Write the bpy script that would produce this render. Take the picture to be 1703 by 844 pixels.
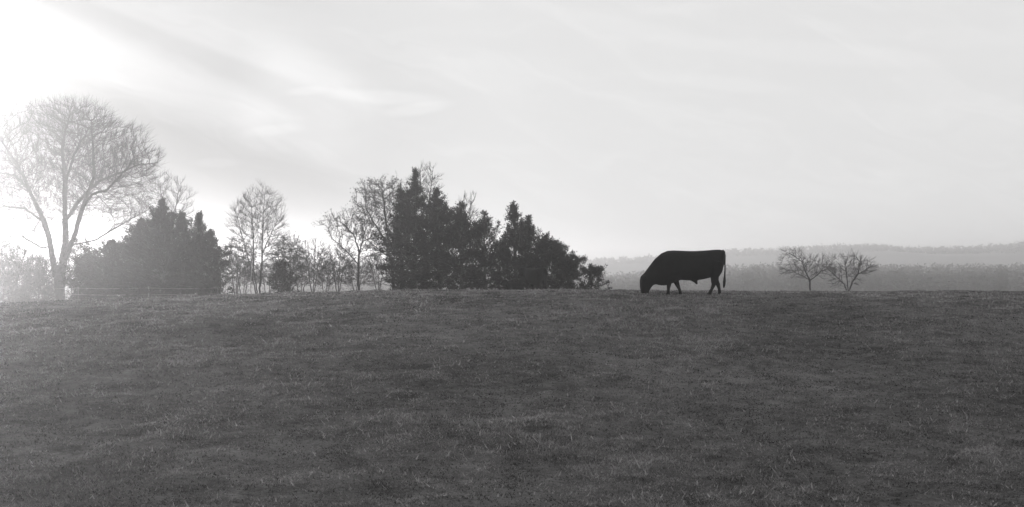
import bpy, math, random
import numpy as np
from mathutils import Vector

for o in list(bpy.data.objects):
    bpy.data.objects.remove(o, do_unlink=True)
SC = bpy.context.scene
COL = SC.collection
R = math.radians
F = 2340.0            # focal length in pixels of a 1703 wide frame
EYE = 1.6

# ------------------------------------------------------------------ camera
cd = bpy.data.cameras.new('camera')
cam = bpy.data.objects.new('camera', cd)
COL.objects.link(cam)
cam.location = (0, 0, EYE)
cam.rotation_euler = (R(90), 0, 0)
cd.sensor_width = 36
cd.lens = 36 * F / 1703.0
cd.shift_y = 3.0 / 1703
cd.clip_start = 0.1
cd.clip_end = 30000
SC.camera = cam

# ------------------------------------------------------------------ light
SUN_AZ, SUN_EL = -31.0, 3.8         # degrees left of the view axis (+Y), above the horizon
SUN_STRENGTH, SUN_ANGLE = 5.0, 4.0
SKY_STRENGTH = 0.1
VEIL = 4.55
EXPOSURE = 0.0
LOW = 0.33
HAZE_DENSITY, HAZE_G = 0.00110, 0.897

sd = bpy.data.lights.new('sun', 'SUN')
sun = bpy.data.objects.new('sun', sd)
COL.objects.link(sun)
sd.energy = SUN_STRENGTH
sd.angle = R(SUN_ANGLE)
sd.color = (1.0, 0.985, 0.985)
d = Vector((math.sin(R(SUN_AZ)) * math.cos(R(SUN_EL)), math.cos(R(SUN_AZ)) * math.cos(R(SUN_EL)), math.sin(R(SUN_EL))))
sun.rotation_euler = d.to_track_quat('Z', 'Y').to_euler()
sun.location = d * 300

W = bpy.data.worlds.new('World')
SC.world = W
W.use_nodes = True
nt = W.node_tree
nt.nodes.clear()
N, L = nt.nodes, nt.links


class E:
    """tiny expression builder over Math nodes"""
    tree = None

    def __init__(s, v): s.v = v

    @staticmethod
    def m(op, *a, clamp=False):
        n = E.tree.nodes.new('ShaderNodeMath'); n.operation = op; n.use_clamp = clamp
        for i, x in enumerate(a):
            x = x.v if isinstance(x, E) else x
            if isinstance(x, (int, float)): n.inputs[i].default_value = x
            else: E.tree.links.new(x, n.inputs[i])
        return E(n.outputs[0])
    def __add__(s, o): return E.m('ADD', s, o)
    __radd__ = __add__
    def __sub__(s, o): return E.m('SUBTRACT', s, o)
    def __rsub__(s, o): return E.m('SUBTRACT', o, s)
    def __mul__(s, o): return E.m('MULTIPLY', s, o)
    __rmul__ = __mul__
    def __truediv__(s, o): return E.m('DIVIDE', s, o)


def ss(a, b, x):          # smoothstep
    n = E.tree.nodes.new('ShaderNodeMapRange'); n.interpolation_type = 'SMOOTHSTEP'
    n.inputs['From Min'].default_value = a; n.inputs['From Max'].default_value = b
    E.tree.links.new(x.v, n.inputs['Value'])
    return E(n.outputs['Result'])


def comb(x, y, z=0.0):
    n = E.tree.nodes.new('ShaderNodeCombineXYZ')
    for i, v in enumerate((x, y, z)):
        v = v.v if isinstance(v, E) else v
        if isinstance(v, (int, float)): n.inputs[i].default_value = v
        else: E.tree.links.new(v, n.inputs[i])
    return n.outputs[0]


def noise(vec, scale, detail=4, rough=0.55, dist=0.0):
    n = E.tree.nodes.new('ShaderNodeTexNoise')
    n.inputs['Scale'].default_value = scale; n.inputs['Detail'].default_value = detail
    n.inputs['Roughness'].default_value = rough; n.inputs['Distortion'].default_value = dist
    E.tree.links.new(vec, n.inputs['Vector'])
    return E(n.outputs['Fac'])


E.tree = nt
sky = N.new('ShaderNodeTexSky')
sky.sky_type = 'NISHITA'; sky.sun_disc = False
sky.sun_elevation = R(SUN_EL); sky.sun_rotation = R(SUN_AZ)
sky.dust_density = 3.0; sky.air_density = 1.0
bw = N.new('ShaderNodeRGBToBW'); L.new(sky.outputs[0], bw.inputs[0])
tc = N.new('ShaderNodeTexCoord')
sx = N.new('ShaderNodeSeparateXYZ'); L.new(tc.outputs['Generated'], sx.inputs[0])
dx, dy, dz = E(sx.outputs[0]), E(sx.outputs[1]), E(sx.outputs[2])
hd = E.m('SQRT', dx * dx + dy * dy)
azi = E.m('ARCTAN2', dx, dy)            # bearing from +Y, radians
ele = E.m('ARCTAN2', dz, hd)
# thin cirrus, drawn out along a direction that falls away to the right of the sun
ca, sa = math.cos(R(-20)), math.sin(R(-20))
al = azi * ca + ele * sa               # along the streaks
ac = ele * ca - azi * sa               # across the streaks
warp = noise(comb(al * 3.0, ac * 9.0), 2.0, 3)
st = noise(comb(al * 5.0, ac * 42.0 + warp * 5.0), 1.0, 7, 0.6)
st2 = noise(comb(azi * 6.0 + 7.3, ele * 40.0 + warp * 3.0), 1.0, 6, 0.55)
# bank one: crisp lower edge, feathered upper side
e1 = ac - (-0.0005 + 0.0) + (warp - 0.5) * 0.02
# reference line through (az -16.2 deg, el 9.6 deg) .. (az -10 deg, el 7.1 deg)
C1 = math.radians(9.55) * ca - math.radians(-16.2) * sa
d1 = ac - C1 + (warp - 0.5) * 0.014
b1 = ss(-0.0015, 0.005, d1) * (1.0 - ss(0.012, 0.060, d1 + (st - 0.5) * 0.03)) * ss(-0.345, -0.318, al) * (1.0 - ss(-0.215, -0.12, al + (st2 - 0.5) * 0.10))
# bank two: lower, broad and bright, under the grey gap
d2 = d1 + (warp - 0.5) * 0.010 + (st - 0.5) * 0.016
b2 = ss(-0.062, -0.036, d2) * (1.0 - ss(-0.022, -0.008, d2)) * (1.0 - ss(-0.215, -0.165, al + (st2 - 0.5) * 0.07))
b3 = ss(-0.235, -0.195, al + (st - 0.5) * 0.04) * (1.0 - ss(-0.165, -0.10, al + (st2 - 0.5) * 0.06)) * ss(-0.055, -0.03, d2) * (1.0 - ss(0.004, 0.03, d2))
b2b = ss(-0.062, -0.036, d2) * (1.0 - ss(-0.030, -0.006, d2)) * (1.0 - ss(-0.18, -0.05, al + (st2 - 0.5) * 0.08)) * 0.35


# small detached wisps: bearing, elevation, half length, half height (degrees)
def wisp(a, e, ra, re, tilt=0.0):
    u = azi - R(a); w = ele - R(e) - u * tilt
    q = E.m('SQRT', u * u * (1 / R(ra) ** 2) + w * w * (1 / R(re) ** 2))
    return 1.0 - ss(0.35, 1.15, q + (st2 - 0.5) * 1.1)


wl = wisp(-11.8, 3.7, .95, .22) + wisp(-5.3, 6.4, 2.6, .32, -.05) + wisp(-3.9, 5.9, 1.4, .28, .12) + wisp(-8.3, 6.6, .9, .2, .1) + wisp(-9.7, 5.0, 1.3, .25, .1)
wl = wl + (wisp(4.5, 9.2, 5.0, .5, -.22) + wisp(8.5, 6.9, 3.5, .35, -.12) + wisp(12.5, 8.0, 5.0, .5, -.1)) * 0.35
# glow of the veiled sun, its upper rim cut by a cloud edge
gx = (azi - R(SUN_AZ)); gy = (ele - R(SUN_EL + 1.0))
gd = E.m('SQRT', gx * gx + gy * gy * 2.2)
halo = 1.0 - ss(0.0, 0.20, gd + (st - 0.5) * 0.03)
rim = 1.0 - ss(0.126, 0.135, ele + azi * 0.10 + 0.036 + (st2 - 0.5) * 0.012)
thin = ss(0.45, 0.75, st) * 0.05 + ss(0.45, 0.7, st2) * 0.03
veil = VEIL * 1.66 * (1.0 + thin + b1 * (0.08 + st * 0.12) + b2 * (0.14 + st * 0.14) + b2b * 0.3 + b3 * (0.08 + st * 0.16) + wl * 0.09 + halo * 0.03 + halo * rim * 0.30)
# sky colour dimmed towards the sun, to offset the glow of the low haze
lx = azi - R(-23); ldd = lx * lx * 0.55 + (ele - 0.0) * (ele - 0.0) * 9.0
low = 1.0 - ss(0.0, 0.125, lx * lx * 0.7 + ele * ele * 0.9)
veil = veil * (1.0 - low * LOW) * (1.0 - (1.0 - ss(0.0, 0.11, lx * lx * 0.7 + ele * ele * 4.0)) * 0.52)
# the veil gives the whole dome a pale even white; overhead it is a little darker
tot = veil * (1.0 - ss(0.5, 1.5, ele) * 0.25) + E.m('MINIMUM', E(bw.outputs[0]), 12.0) * 0.03
bg = N.new('ShaderNodeBackground')
cm = N.new('ShaderNodeCombineColor')
for i, k in enumerate((1.0, 0.997, 0.997)):
    L.new((tot * k).v, cm.inputs[i])
L.new(cm.outputs[0], bg.inputs['Color'])
bg.inputs['Strength'].default_value = SKY_STRENGTH
wo = N.new('ShaderNodeOutputWorld'); L.new(bg.outputs[0], wo.inputs['Surface'])

SC.view_settings.view_transform = 'Standard'
SC.view_settings.look = 'None'
SC.view_settings.exposure = EXPOSURE
SC.view_settings.gamma = 1
SC.view_settings.use_curve_mapping = False
SC.cycles.use_denoising = True
SC.cycles.volume_bounces = 2
SC.cycles.max_bounces = 8
SC.cycles.transparent_max_bounces = 8
SC.cycles.sample_clamp_indirect = 6

# ------------------------------------------------------------------ helpers
rng = np.random.default_rng(11)


def mesh_obj(name, V, Fc, mat=None, parent=None, smooth=False, attrs=None):
    """Fc: (n,3) or (n,4) int array"""
    V = np.asarray(V, dtype=np.float32); Fc = np.asarray(Fc, dtype=np.int32)
    me = bpy.data.meshes.new(name)
    k = Fc.shape[1]; n = Fc.shape[0]
    me.vertices.add(len(V)); me.vertices.foreach_set('co', V.ravel())
    me.loops.add(n * k); me.loops.foreach_set('vertex_index', Fc.ravel())
    me.polygons.add(n)
    me.polygons.foreach_set('loop_start', np.arange(0, n * k, k, dtype=np.int32))
    me.polygons.foreach_set('loop_total', np.full(n, k, dtype=np.int32))
    if smooth: me.polygons.foreach_set('use_smooth', np.ones(n, dtype=bool))
    for an, av in (attrs or {}).items():
        a = me.attributes.new(an, 'FLOAT', 'POINT'); a.data.foreach_set('value', np.asarray(av, dtype=np.float32))
    me.update(calc_edges=True)
    if mat: me.materials.append(mat)
    o = bpy.data.objects.new(name, me); COL.objects.link(o)
    if parent: o.parent = parent
    return o


def tag(o, label=None, cat=None, group=None, kind=None):
    if label: o['label'] = label
    if cat: o['category'] = cat
    if group: o['group'] = group
    if kind: o['kind'] = kind
    return o


def empty(name, loc, label=None, cat=None, group=None):
    o = bpy.data.objects.new(name, None); COL.objects.link(o); o.location = loc
    o.empty_display_size = 0.3
    return tag(o, label, cat, group)


def smooth01(a, b, x):
    t = np.clip((np.asarray(x, float) - a) / (b - a), 0, 1); return t * t * (3 - 2 * t)


_tab = rng.random((256, 256))


def vnoise(x, y):
    x = np.asarray(x, float); y = np.asarray(y, float)
    xi = np.floor(x).astype(int); yi = np.floor(y).astype(int)
    fx = x - xi; fy = y - yi; fx = fx * fx * (3 - 2 * fx); fy = fy * fy * (3 - 2 * fy)
    g = lambda i, j: _tab[(xi + i) & 255, (yi + j) & 255]
    return (g(0, 0) * (1 - fx) + g(1, 0) * fx) * (1 - fy) + (g(0, 1) * (1 - fx) + g(1, 1) * fx) * fy - 0.5


_by = np.array([-9000, -300, -100, 0, 10, 20, 30, 36, 42, 48, 60, 80, 88, 100, 150, 300, 600, 1000, 1900, 9000.])
_bz = np.array([-20, -12, -4, -1.6, -1.5, -.98, -.20, .21, .49, .38, .02, -.50, -.80, -1.6, -5, -9.5, -13, -15, -17, -19.])
# a finely sampled, smoothed copy of the profile
_fy = np.linspace(-200, 400, 6001)
_fz = np.interp(_fy, _by, _bz)
_k = np.hanning(91); _k /= _k.sum()
_fz = np.convolve(np.pad(_fz, 45, mode='edge'), _k, 'valid')


def ground0(x, y):
    x = np.asarray(x, float); y = np.asarray(y, float)
    z = np.where((y > -190) & (y < 390), np.interp(y, _fy, _fz), np.interp(y, _by, _bz))
    lat = np.interp(x, [-60, -26, -20, -12, -6, 1, 5, 12, 30, 60], [-.9, -.60, -.60, -.24, -.03, 0.0, -.06, -.07, -.02, -.2])
    return z + lat * smooth01(18, 55, y)


def ground(x, y):
    x = np.asarray(x, float); y = np.asarray(y, float)
    r = np.hypot(x, y)
    a = 1 - smooth01(60, 140, r)
    h = 0.11 * vnoise(x * .13 + 8, y * .05) + 0.08 * vnoise(x * .45 + 3, y * .45) + 0.055 * vnoise(x * 1.3, y * 1.3 + 9) + 0.045 * vnoise(x * 3.1 + 40, y * 3.1)
    h2 = np.where(r > 140, vnoise(x * .008, y * .008) * 4 * smooth01(200, 900, r), 0)
    return ground0(x, y) + a * h * (0.5 + 0.5 * smooth01(2, 10, r)) + h2


def at(px, D):
    return (px - 851.5) / F * D


def zt(py, D):
    return EYE + (425 - py) / F * D


# ------------------------------------------------------------------ materials
def new_mat(name):
    m = bpy.data.materials.new(name); m.use_nodes = True
    E.tree = m.node_tree
    return m, m.node_tree, m.node_tree.nodes['Principled BSDF']


def grey(v, t=0.0):
    return (v * (1 + t), v, v * (1 + t * .3), 1)


def ramp(tree, fac, stops):
    r = tree.nodes.new('ShaderNodeValToRGB')
    el = r.color_ramp.elements
    el[0].position, el[0].color = stops[0][0], grey(stops[0][1], .02)
    el[1].position, el[1].color = stops[-1][0], grey(stops[-1][1], .02)
    for p, v in stops[1:-1]:
        e = el.new(p); e.color = grey(v, .02)
    tree.links.new(fac, r.inputs[0])
    return r.outputs[0]


def simple_mat(name, lo, hi, scale, rough=0.9, bump=0.0, spec=0.2):
    m, t, b = new_mat(name)
    tc = t.nodes.new('ShaderNodeTexCoord')
    f = noise(tc.outputs['Object'], scale, 5, .6)
    t.links.new(ramp(t, f.v, [(.3, lo), (.7, hi)]), b.inputs['Base Color'])
    b.inputs['Roughness'].default_value = rough
    b.inputs['Specular IOR Level'].default_value = spec
    if bump:
        bp = t.nodes.new('ShaderNodeBump'); bp.inputs['Strength'].default_value = bump
        t.links.new(noise(tc.outputs['Object'], scale * 3, 4).v, bp.inputs['Height'])
        t.links.new(bp.outputs[0], b.inputs['Normal'])
    return m


def leaf_mat(name, lo, hi, trans, gloss, rough=.5, attr=None, scale=2.0):
    m, t, b = new_mat(name)
    t.nodes.remove(b)
    out = t.nodes['Material Output']
    tc = t.nodes.new('ShaderNodeTexCoord')
    if attr:
        an = t.nodes.new('ShaderNodeAttribute'); an.attribute_name = attr
        fac = E(an.outputs['Fac'])
    else:
        fac = noise(tc.outputs['Object'], scale, 4, .6)
    c = ramp(t, fac.v, [(.0, lo), (1.0, hi)])
    df = t.nodes.new('ShaderNodeBsdfDiffuse'); t.links.new(c, df.inputs[0])
    tr = t.nodes.new('ShaderNodeBsdfTranslucent'); t.links.new(c, tr.inputs[0])
    mx = t.nodes.new('ShaderNodeMixShader'); mx.inputs[0].default_value = trans
    t.links.new(df.outputs[0], mx.inputs[1]); t.links.new(tr.outputs[0], mx.inputs[2])
    gl = t.nodes.new('ShaderNodeBsdfGlossy'); gl.inputs['Roughness'].default_value = rough
    gl.inputs[0].default_value = (1, 1, 1, 1)
    m2 = t.nodes.new('ShaderNodeMixShader')
    if gloss > .3:          # dewy: reflects mostly at grazing angles
        fr_ = t.nodes.new('ShaderNodeFresnel'); fr_.inputs[0].default_value = 1.33
        t.links.new((E(fr_.outputs[0]) * gloss).v, m2.inputs[0])
    else:
        m2.inputs[0].default_value = gloss
    t.links.new(mx.outputs[0], m2.inputs[1]); t.links.new(gl.outputs[0], m2.inputs[2])
    t.links.new(m2.outputs[0], out.inputs['Surface'])
    return m


M_bark = simple_mat('bark', .05, .11, 6, .95, .3, .1)
M_palebark = simple_mat('pale_bark', .22, .38, 9, .9, .2, .1)
M_twig = simple_mat('twig_bark', .05, .10, 3, .95, 0, .05)
M_cedar = leaf_mat('cedar_foliage', .014, .040, .10, .006, .6, None, 1.6)
M_dryleaf = leaf_mat('dry_leaves', .05, .11, .3, .02, .6, None, 2.0)
M_grass = leaf_mat('grass_blades', .018, .31, .55, .015, .6, 'tone')
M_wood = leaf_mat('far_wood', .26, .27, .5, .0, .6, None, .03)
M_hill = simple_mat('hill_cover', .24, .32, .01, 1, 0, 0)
M_post = simple_mat('weathered_post', .22, .38, 12, .9, .3, .2)
M_wire = simple_mat('galvanised_wire', .25, .4, 4, .5, 0, .5)
M_coat = simple_mat('black_coat', .004, .009, 5, .8, .25, .07)
M_eye = simple_mat('eye', .005, .008, 5, .1, 0, .5)
M_brush = simple_mat('brush_twigs', .06, .12, 3, .95, 0, .05)

m, t, b = new_mat('pasture_soil')
tc_ = t.nodes.new('ShaderNodeTexCoord')
P = tc_.outputs['Object']
sp = t.nodes.new('ShaderNodeSeparateXYZ'); t.links.new(P, sp.inputs[0])
px_, py_ = E(sp.outputs[0]), E(sp.outputs[1])
n1 = noise(P, .22, 6, .65); n2 = noise(P, 2.2, 8, .7); n3 = noise(P, 14.0, 6, .7)
n4 = noise(P, 70.0, 4, .7)
f = n1 * .30 + n2 * .33 + n3 * .27 + n4 * .2
c = ramp(t, f.v, [(.43, .012), (.50, .05), (.57, .11), (.68, .19)])
t.links.new(c, b.inputs['Base Color'])
b.inputs['Roughness'].default_value = .9; b.inputs['Specular IOR Level'].default_value = .1
bp = t.nodes.new('ShaderNodeBump'); bp.inputs['Strength'].default_value = .9; bp.inputs['Distance'].default_value = .05
t.links.new((n2 * .6 + n3 * .5 + n4 * .35).v, bp.inputs['Height']); t.links.new(bp.outputs[0], b.inputs['Normal'])
M_soil = m

# ------------------------------------------------------------------ ground sheet (polar grid round the camera)
ang = np.concatenate([np.arange(-180, -27, 2.5), np.arange(-27, 27, .11), np.arange(27, 180, 2.5)])
ang = np.radians(np.unique(np.round(ang, 4)))
rad = [1.2]
while rad[-1] < 7000:
    r_ = rad[-1]
    rad.append(r_ * (1.06 if r_ < 5 else 1.010 if r_ < 110 else 1.035))
rad = np.array(rad)
AA, RR = np.meshgrid(ang, rad)
GX = (np.sin(AA) * RR); GY = (np.cos(AA) * RR)
V = np.stack([GX, GY, ground(GX, GY)], -1).reshape(-1, 3)
na, nr = len(ang), len(rad)
idx = np.arange(na * nr).reshape(nr, na)
q = np.stack([idx[:-1, :], idx[1:, :], np.roll(idx, -1, 1)[1:, :], np.roll(idx, -1, 1)[:-1, :]], -1).reshape(-1, 4)
V = np.vstack([V, [[0, 0, float(ground(0, 0))]]])
gr = mesh_obj('ground', V, q[:, ::-1], M_soil, smooth=True)
# close the small hole under the camera
c0 = mesh_obj('ground', V[np.r_[idx[0], na * nr]], np.stack([np.arange(na), (np.arange(na) + 1) % na, np.full(na, na)], 1)[:, ::-1], M_soil, smooth=True)
c0.data.materials[0] = M_soil
bpy.context.view_layer.objects.active = gr
c0.select_set(True); gr.select_set(True)
bpy.ops.object.join()
gr.select_set(False)
tag(gr, 'dark rough pasture ground rising to a low crest', kind='structure')

# ------------------------------------------------------------------ grass (uncountable)
FLAT = .15


def make_grass():
    nb = 1500000
    # depth distribution: many near, enough at the crest
    u = rng.random(nb)
    y = 9.0 * (92 / 9.0) ** (u ** 0.95)
    w = 0.40 * y + 2.0
    x = (rng.random(nb) * 2 - 1) * w
    # clumping
    dens = vnoise(x * .6, y * .25) + .7 * vnoise(x * 2.2 + 5, y * 1.2) + .6 * vnoise(x * 6 + 9, y * 5)
    hole = smooth01(.20, .32, vnoise(x * 1.7 + 60, y * 1.3 + 31) + .5 * vnoise(x * 4.4, y * 4.0 + 7) + .35 * vnoise(x * .3, y * .2 + 50))
    keep = rng.random(nb) < (smooth01(-.75, .15, dens) * .65 + .35) * (1 - .8 * hole)
    x, y, dens = x[keep], y[keep], dens[keep]
    n = len(x)
    z = ground(x, y) - .006
    patch = vnoise(x * .35 + 20, y * .16 + 3) + .5 * vnoise(x * 1.1, y * .6)
    h = (.012 + .020 * rng.random(n) ** 2 + .018 * np.clip(dens, 0, 1)) * (1 + .5 * np.clip(patch, -.8, 1))
    tall = rng.random(n) < .014
    h[tall] *= 2.4
    h *= 1 + .007 * y
    wd = (.0026 + .0036 * rng.random(n)) * (1 + y * .085)
    a = rng.random(n) * 2 * np.pi
    la = rng.random(n) * 2 * np.pi
    ln = h * (.25 + 1.1 * rng.random(n))
    lying = rng.random(n) < FLAT          # blades trodden and grazed flat
    la[lying] = a[lying] + np.pi / 2 + rng.standard_normal(lying.sum()) * .2
    ln[lying] = h[lying] * (1.3 + 1.2 * rng.random(lying.sum())); h[lying] *= .22; h[lying] += .006
    p0 = np.stack([x - np.cos(a) * wd, y - np.sin(a) * wd, z], 1)
    p1 = np.stack([x + np.cos(a) * wd, y + np.sin(a) * wd, z], 1)
    p2 = np.stack([x + np.cos(la) * ln, y + np.sin(la) * ln, z + h], 1)
    V = np.stack([p0, p1, p2], 1).reshape(-1, 3)
    fine = vnoise(x * 2.6 + 11, y * 1.7 + 4) + .8 * vnoise(x * 7 + 2, y * 4.5 + 8)
    tone = np.clip(.40 + .30 * patch + .34 * dens + .46 * fine + .18 * rng.standard_normal(n) + .5 * tall - .3 * hole[keep], 0, 1)
    straw = rng.random(n) < .05
    tone[straw] = np.clip(tone[straw] + .5, 0, 1)
    o = mesh_obj('grass', V, np.arange(3 * n).reshape(n, 3), M_grass, attrs={'tone': np.repeat(tone, 3)})
    tag(o, 'short rough winter grass covering the pasture', 'grass', kind='stuff')


make_grass()


# ------------------------------------------------------------------ tubes
def frusta(P0, P1, R0, R1, sides):
    """independent tapered prisms for many segments"""
    P0 = np.asarray(P0, float); P1 = np.asarray(P1, float); n = len(P0)
    if n == 0: return np.zeros((0, 3)), np.zeros((0, 4), int)
    d = P1 - P0; l = np.linalg.norm(d, axis=1, keepdims=True) + 1e-9; d = d / l
    ref = np.where(np.abs(d[:, 2:3]) > .9, np.array([[1., 0, 0]]), np.array([[0, 0, 1.]]))
    u = np.cross(d, ref); u /= np.linalg.norm(u, axis=1, keepdims=True); v = np.cross(d, u)
    th = np.arange(sides) * 2 * np.pi / sides
    c, s = np.cos(th)[None, :, None], np.sin(th)[None, :, None]
    ring = u[:, None] * c + v[:, None] * s
    A = P0[:, None] + ring * np.asarray(R0)[:, None, None]
    B = P1[:, None] + ring * np.asarray(R1)[:, None, None]
    V = np.concatenate([A, B], 1).reshape(-1, 3)
    j = np.arange(sides); f = np.stack([j, (j + 1) % sides, (j + 1) % sides + sides, j + sides], 1)
    Fc = (f[None] + (np.arange(n) * 2 * sides)[:, None, None]).reshape(-1, 4)
    return V, Fc


def merge(parts):
    Vs, Fs, k = [], [], 0
    for V, Fc in parts:
        if len(V) == 0: continue
        Vs.append(V); Fs.append(Fc + k); k += len(V)
    return np.vstack(Vs), np.vstack(Fs)


def tri_leaves(C, size, rg, flat=None):
    """one elongated random triangle per centre"""
    n = len(C)
    a = rg.standard_normal((n, 3))
    if flat is not None: a = a * .6 + flat
    a /= np.linalg.norm(a, axis=1, keepdims=True)
    b = np.cross(a, rg.standard_normal((n, 3))); b /= np.linalg.norm(b, axis=1, keepdims=True)
    s = (size * (.6 + .8 * rg.random(n)))[:, None]
    return np.stack([C - b * s * .28, C + b * s * .28, C + a * s], 1).reshape(-1, 3), np.arange(3 * n).reshape(n, 3)


# ------------------------------------------------------------------ bare trees by space colonisation
def grow(nodes, par, A, step, kill, iters, jitter, rg):
    nodes = [np.array(p, float) for p in nodes]; par = list(par)
    A = np.array(A); NP = np.array(nodes)
    D = np.linalg.norm(A[:, None] - NP[None], axis=2)
    ni = D.argmin(1); nd = D[np.arange(len(A)), ni]
    seen = {}
    DR = np.zeros_like(NP)
    for i_ in range(1, len(NP)): DR[i_] = NP[i_] - NP[par[i_]]
    DR /= np.linalg.norm(DR, axis=1, keepdims=True) + 1e-9; DR[0] = (0, 0, 1)
    for it in range(iters):
        if len(A) == 0: break
        v = A - NP[ni]; v /= np.linalg.norm(v, axis=1, keepdims=True) + 1e-9
        uq, inv = np.unique(ni, return_inverse=True)
        acc = np.zeros((len(uq), 3)); np.add.at(acc, inv, v)
        acc /= np.linalg.norm(acc, axis=1, keepdims=True) + 1e-9
        od = np.argsort(nd)[::-1]; near = np.zeros((len(uq), 3)); near[inv[od]] = v[od]
        used = np.array([seen.get(int(k), 0) for k in uq])
        acc = np.where((used > 0)[:, None], near, acc)
        acc = acc + DR[uq] * .75 + np.array([0, 0, .22]) + rg.standard_normal(acc.shape) * jitter
        acc /= np.linalg.norm(acc, axis=1, keepdims=True) + 1e-9
        ok = used < 5
        for k in uq: seen[int(k)] = seen.get(int(k), 0) + 1
        if not ok.any(): break
        new = NP[uq[ok]] + acc[ok] * step
        base = len(NP)
        DR = np.vstack([DR, acc[ok]])
        NP = np.vstack([NP, new]); par += [int(k) for k in uq[ok]]
        Dn = np.linalg.norm(A[:, None] - new[None], axis=2)
        j = Dn.argmin(1); dn = Dn[np.arange(len(A)), j]
        better = dn < nd
        ni = np.where(better, base + j, ni); nd = np.where(better, dn, nd)
        keep = nd > kill
        A, ni, nd = A[keep], ni[keep], nd[keep]
    return NP, np.array(par)


def bare_tree(name, base, stems, crown, label, cat='tree', group=None, natt=900, step=.32, kill=.42, r0=.0105,
              expo=2.3, twigs=5, twig_len=.5, leaves=0, leaf_size=.09, seed=1, bark=None, trunk_r=.09, rmax=None, twig_r=.0070, bark_trunk=None, droop=0.0):
    """base (x,y); stems: polylines relative to base; crown: ellipsoids (centre, radii, share)"""
    rg = np.random.default_rng(seed)
    bx, by = base; bz = float(ground(bx, by)) - .08
    root = empty(name, (bx, by, bz), label, cat, group)
    nodes, par = [np.zeros(3)], [-1]
    for pl in stems:
        prev = 0
        p = np.array(pl[0], float)
        if np.linalg.norm(p) > .3:      # attach to the nearest node
            prev = int(np.argmin([np.linalg.norm(p - q) for q in nodes]))
        cur = nodes[prev].copy()
        for tgt in pl[1:] if prev == 0 and np.linalg.norm(p) < .3 else pl:
            tgt = np.array(tgt, float)
            k = max(1, int(np.linalg.norm(tgt - cur) / step))
            st_ = cur.copy()
            for i in range(1, k + 1):
                q = st_ + (tgt - st_) * i / k + rg.standard_normal(3) * .035 * min(1, step * 2)
                nodes.append(q); par.append(prev); prev = len(nodes) - 1
            cur = nodes[-1].copy()
    A = []
    for c, r, sh in crown:
        n = int(natt * sh)
        v = rg.standard_normal((n, 3)); v /= np.linalg.norm(v, axis=1, keepdims=True)
        v *= (rg.random((n, 1)) ** .42)
        A.append(np.array(c) + v * np.array(r))
    A = np.vstack(A); A = A[A[:, 2] > .25]
    ns = len(nodes)
    NP, par = grow(nodes, par, A, step, kill, 90, .12, rg)
    for _ in range(4):          # relax the kinks
        cs = np.zeros_like(NP); cn = np.zeros(len(NP)); np.add.at(cs, par[1:], NP[1:]); np.add.at(cn, par[1:], 1)
        mv = (cn > 0) & (np.arange(len(NP)) >= ns)
        tgt = (NP[par[mv]] + cs[mv] / cn[mv, None]) * .5
        NP[mv] = NP[mv] * .45 + tgt * .55
    n = len(NP)
    acc = np.zeros(n); kids = np.zeros(n, int)
    for i in range(n - 1, 0, -1):
        if acc[i] == 0: acc[i] = r0 ** expo
        acc[par[i]] += acc[i]; kids[par[i]] += 1
    acc[0] = max(acc[0], r0 ** expo)
    rr = acc ** (1 / expo)
    if rmax: rr = rr * min(1.0, 1.0) if rr[0] < rmax else np.where(rr > 2 * r0, 2 * r0 + (rr - 2 * r0) * (rmax - 2 * r0) / (rr[0] - 2 * r0), rr)
    i = np.arange(1, n); P0 = NP[par[i]]; P1 = NP[i]
    ra = np.minimum(rr[par[i]], rr[i] * 1.35); rb = rr[i]
    big = ra > trunk_r
    dirn = (P1 - P0) / (np.linalg.norm(P1 - P0, axis=1, keepdims=True) + 1e-9)
    P1x = P1 + dirn * np.minimum(rb, .12)[:, None] * .5
    flare = 1 + .55 * np.exp(-np.clip(P0[:, 2], 0, 9) / .35)
    if big.any():
        V, Fc = frusta(P0[big], P1x[big], ra[big] * flare[big], rb[big], 9)
        mesh_obj('trunk', V, Fc, bark_trunk or bark or M_bark, root, True)
    sm = ~big
    parts = [frusta(P0[sm & (ra > .03)], P1x[sm & (ra > .03)], ra[sm & (ra > .03)], rb[sm & (ra > .03)], 6),
             frusta(P0[sm & (ra <= .03)], P1[sm & (ra <= .03)], ra[sm & (ra <= .03)], rb[sm & (ra <= .03)], 4)]
    # fine twigs
    tip = np.where((kids[1:] <= 1) & (rr[1:] < .035))[0]
    tp = P1[tip]; td = dirn[tip]
    T0 = np.repeat(tp, twigs, 0); TD = np.repeat(td, twigs, 0)
    m_ = len(T0)
    if m_:
        rad_ = T0 - np.array([0, 0, NP[:, 2].max() * .42]); rad_ /= np.linalg.norm(rad_, axis=1, keepdims=True) + 1e-9
        dd = TD * .6 + rad_ * .65 + rg.standard_normal((m_, 3)) * .30 + np.array([0, 0, .12]); dd /= np.linalg.norm(dd, axis=1, keepdims=True)
        ll = (twig_len * (.4 + .9 * rg.random(m_)))[:, None]
        mid = T0 + dd * ll * .5
        d2 = dd + rg.standard_normal((m_, 3)) * .18 + np.array([0, 0, .12]); d2 /= np.linalg.norm(d2, axis=1, keepdims=True)
        end = mid + d2 * ll * .55
        d3 = dd + rg.standard_normal((m_, 3)) * .38; d3 /= np.linalg.norm(d3, axis=1, keepdims=True)
        e2 = mid + d3 * ll * .45
        one = np.ones(m_)
        parts += [frusta(T0, mid, one * twig_r, one * twig_r * .75, 3), frusta(mid, end, one * twig_r * .75, one * twig_r * .35, 3),
                  frusta(mid, e2, one * twig_r * .7, one * twig_r * .3, 3)]
    V, Fc = merge(parts)
    cr = mesh_obj('crown', V, Fc, bark or M_twig, root)
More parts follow.
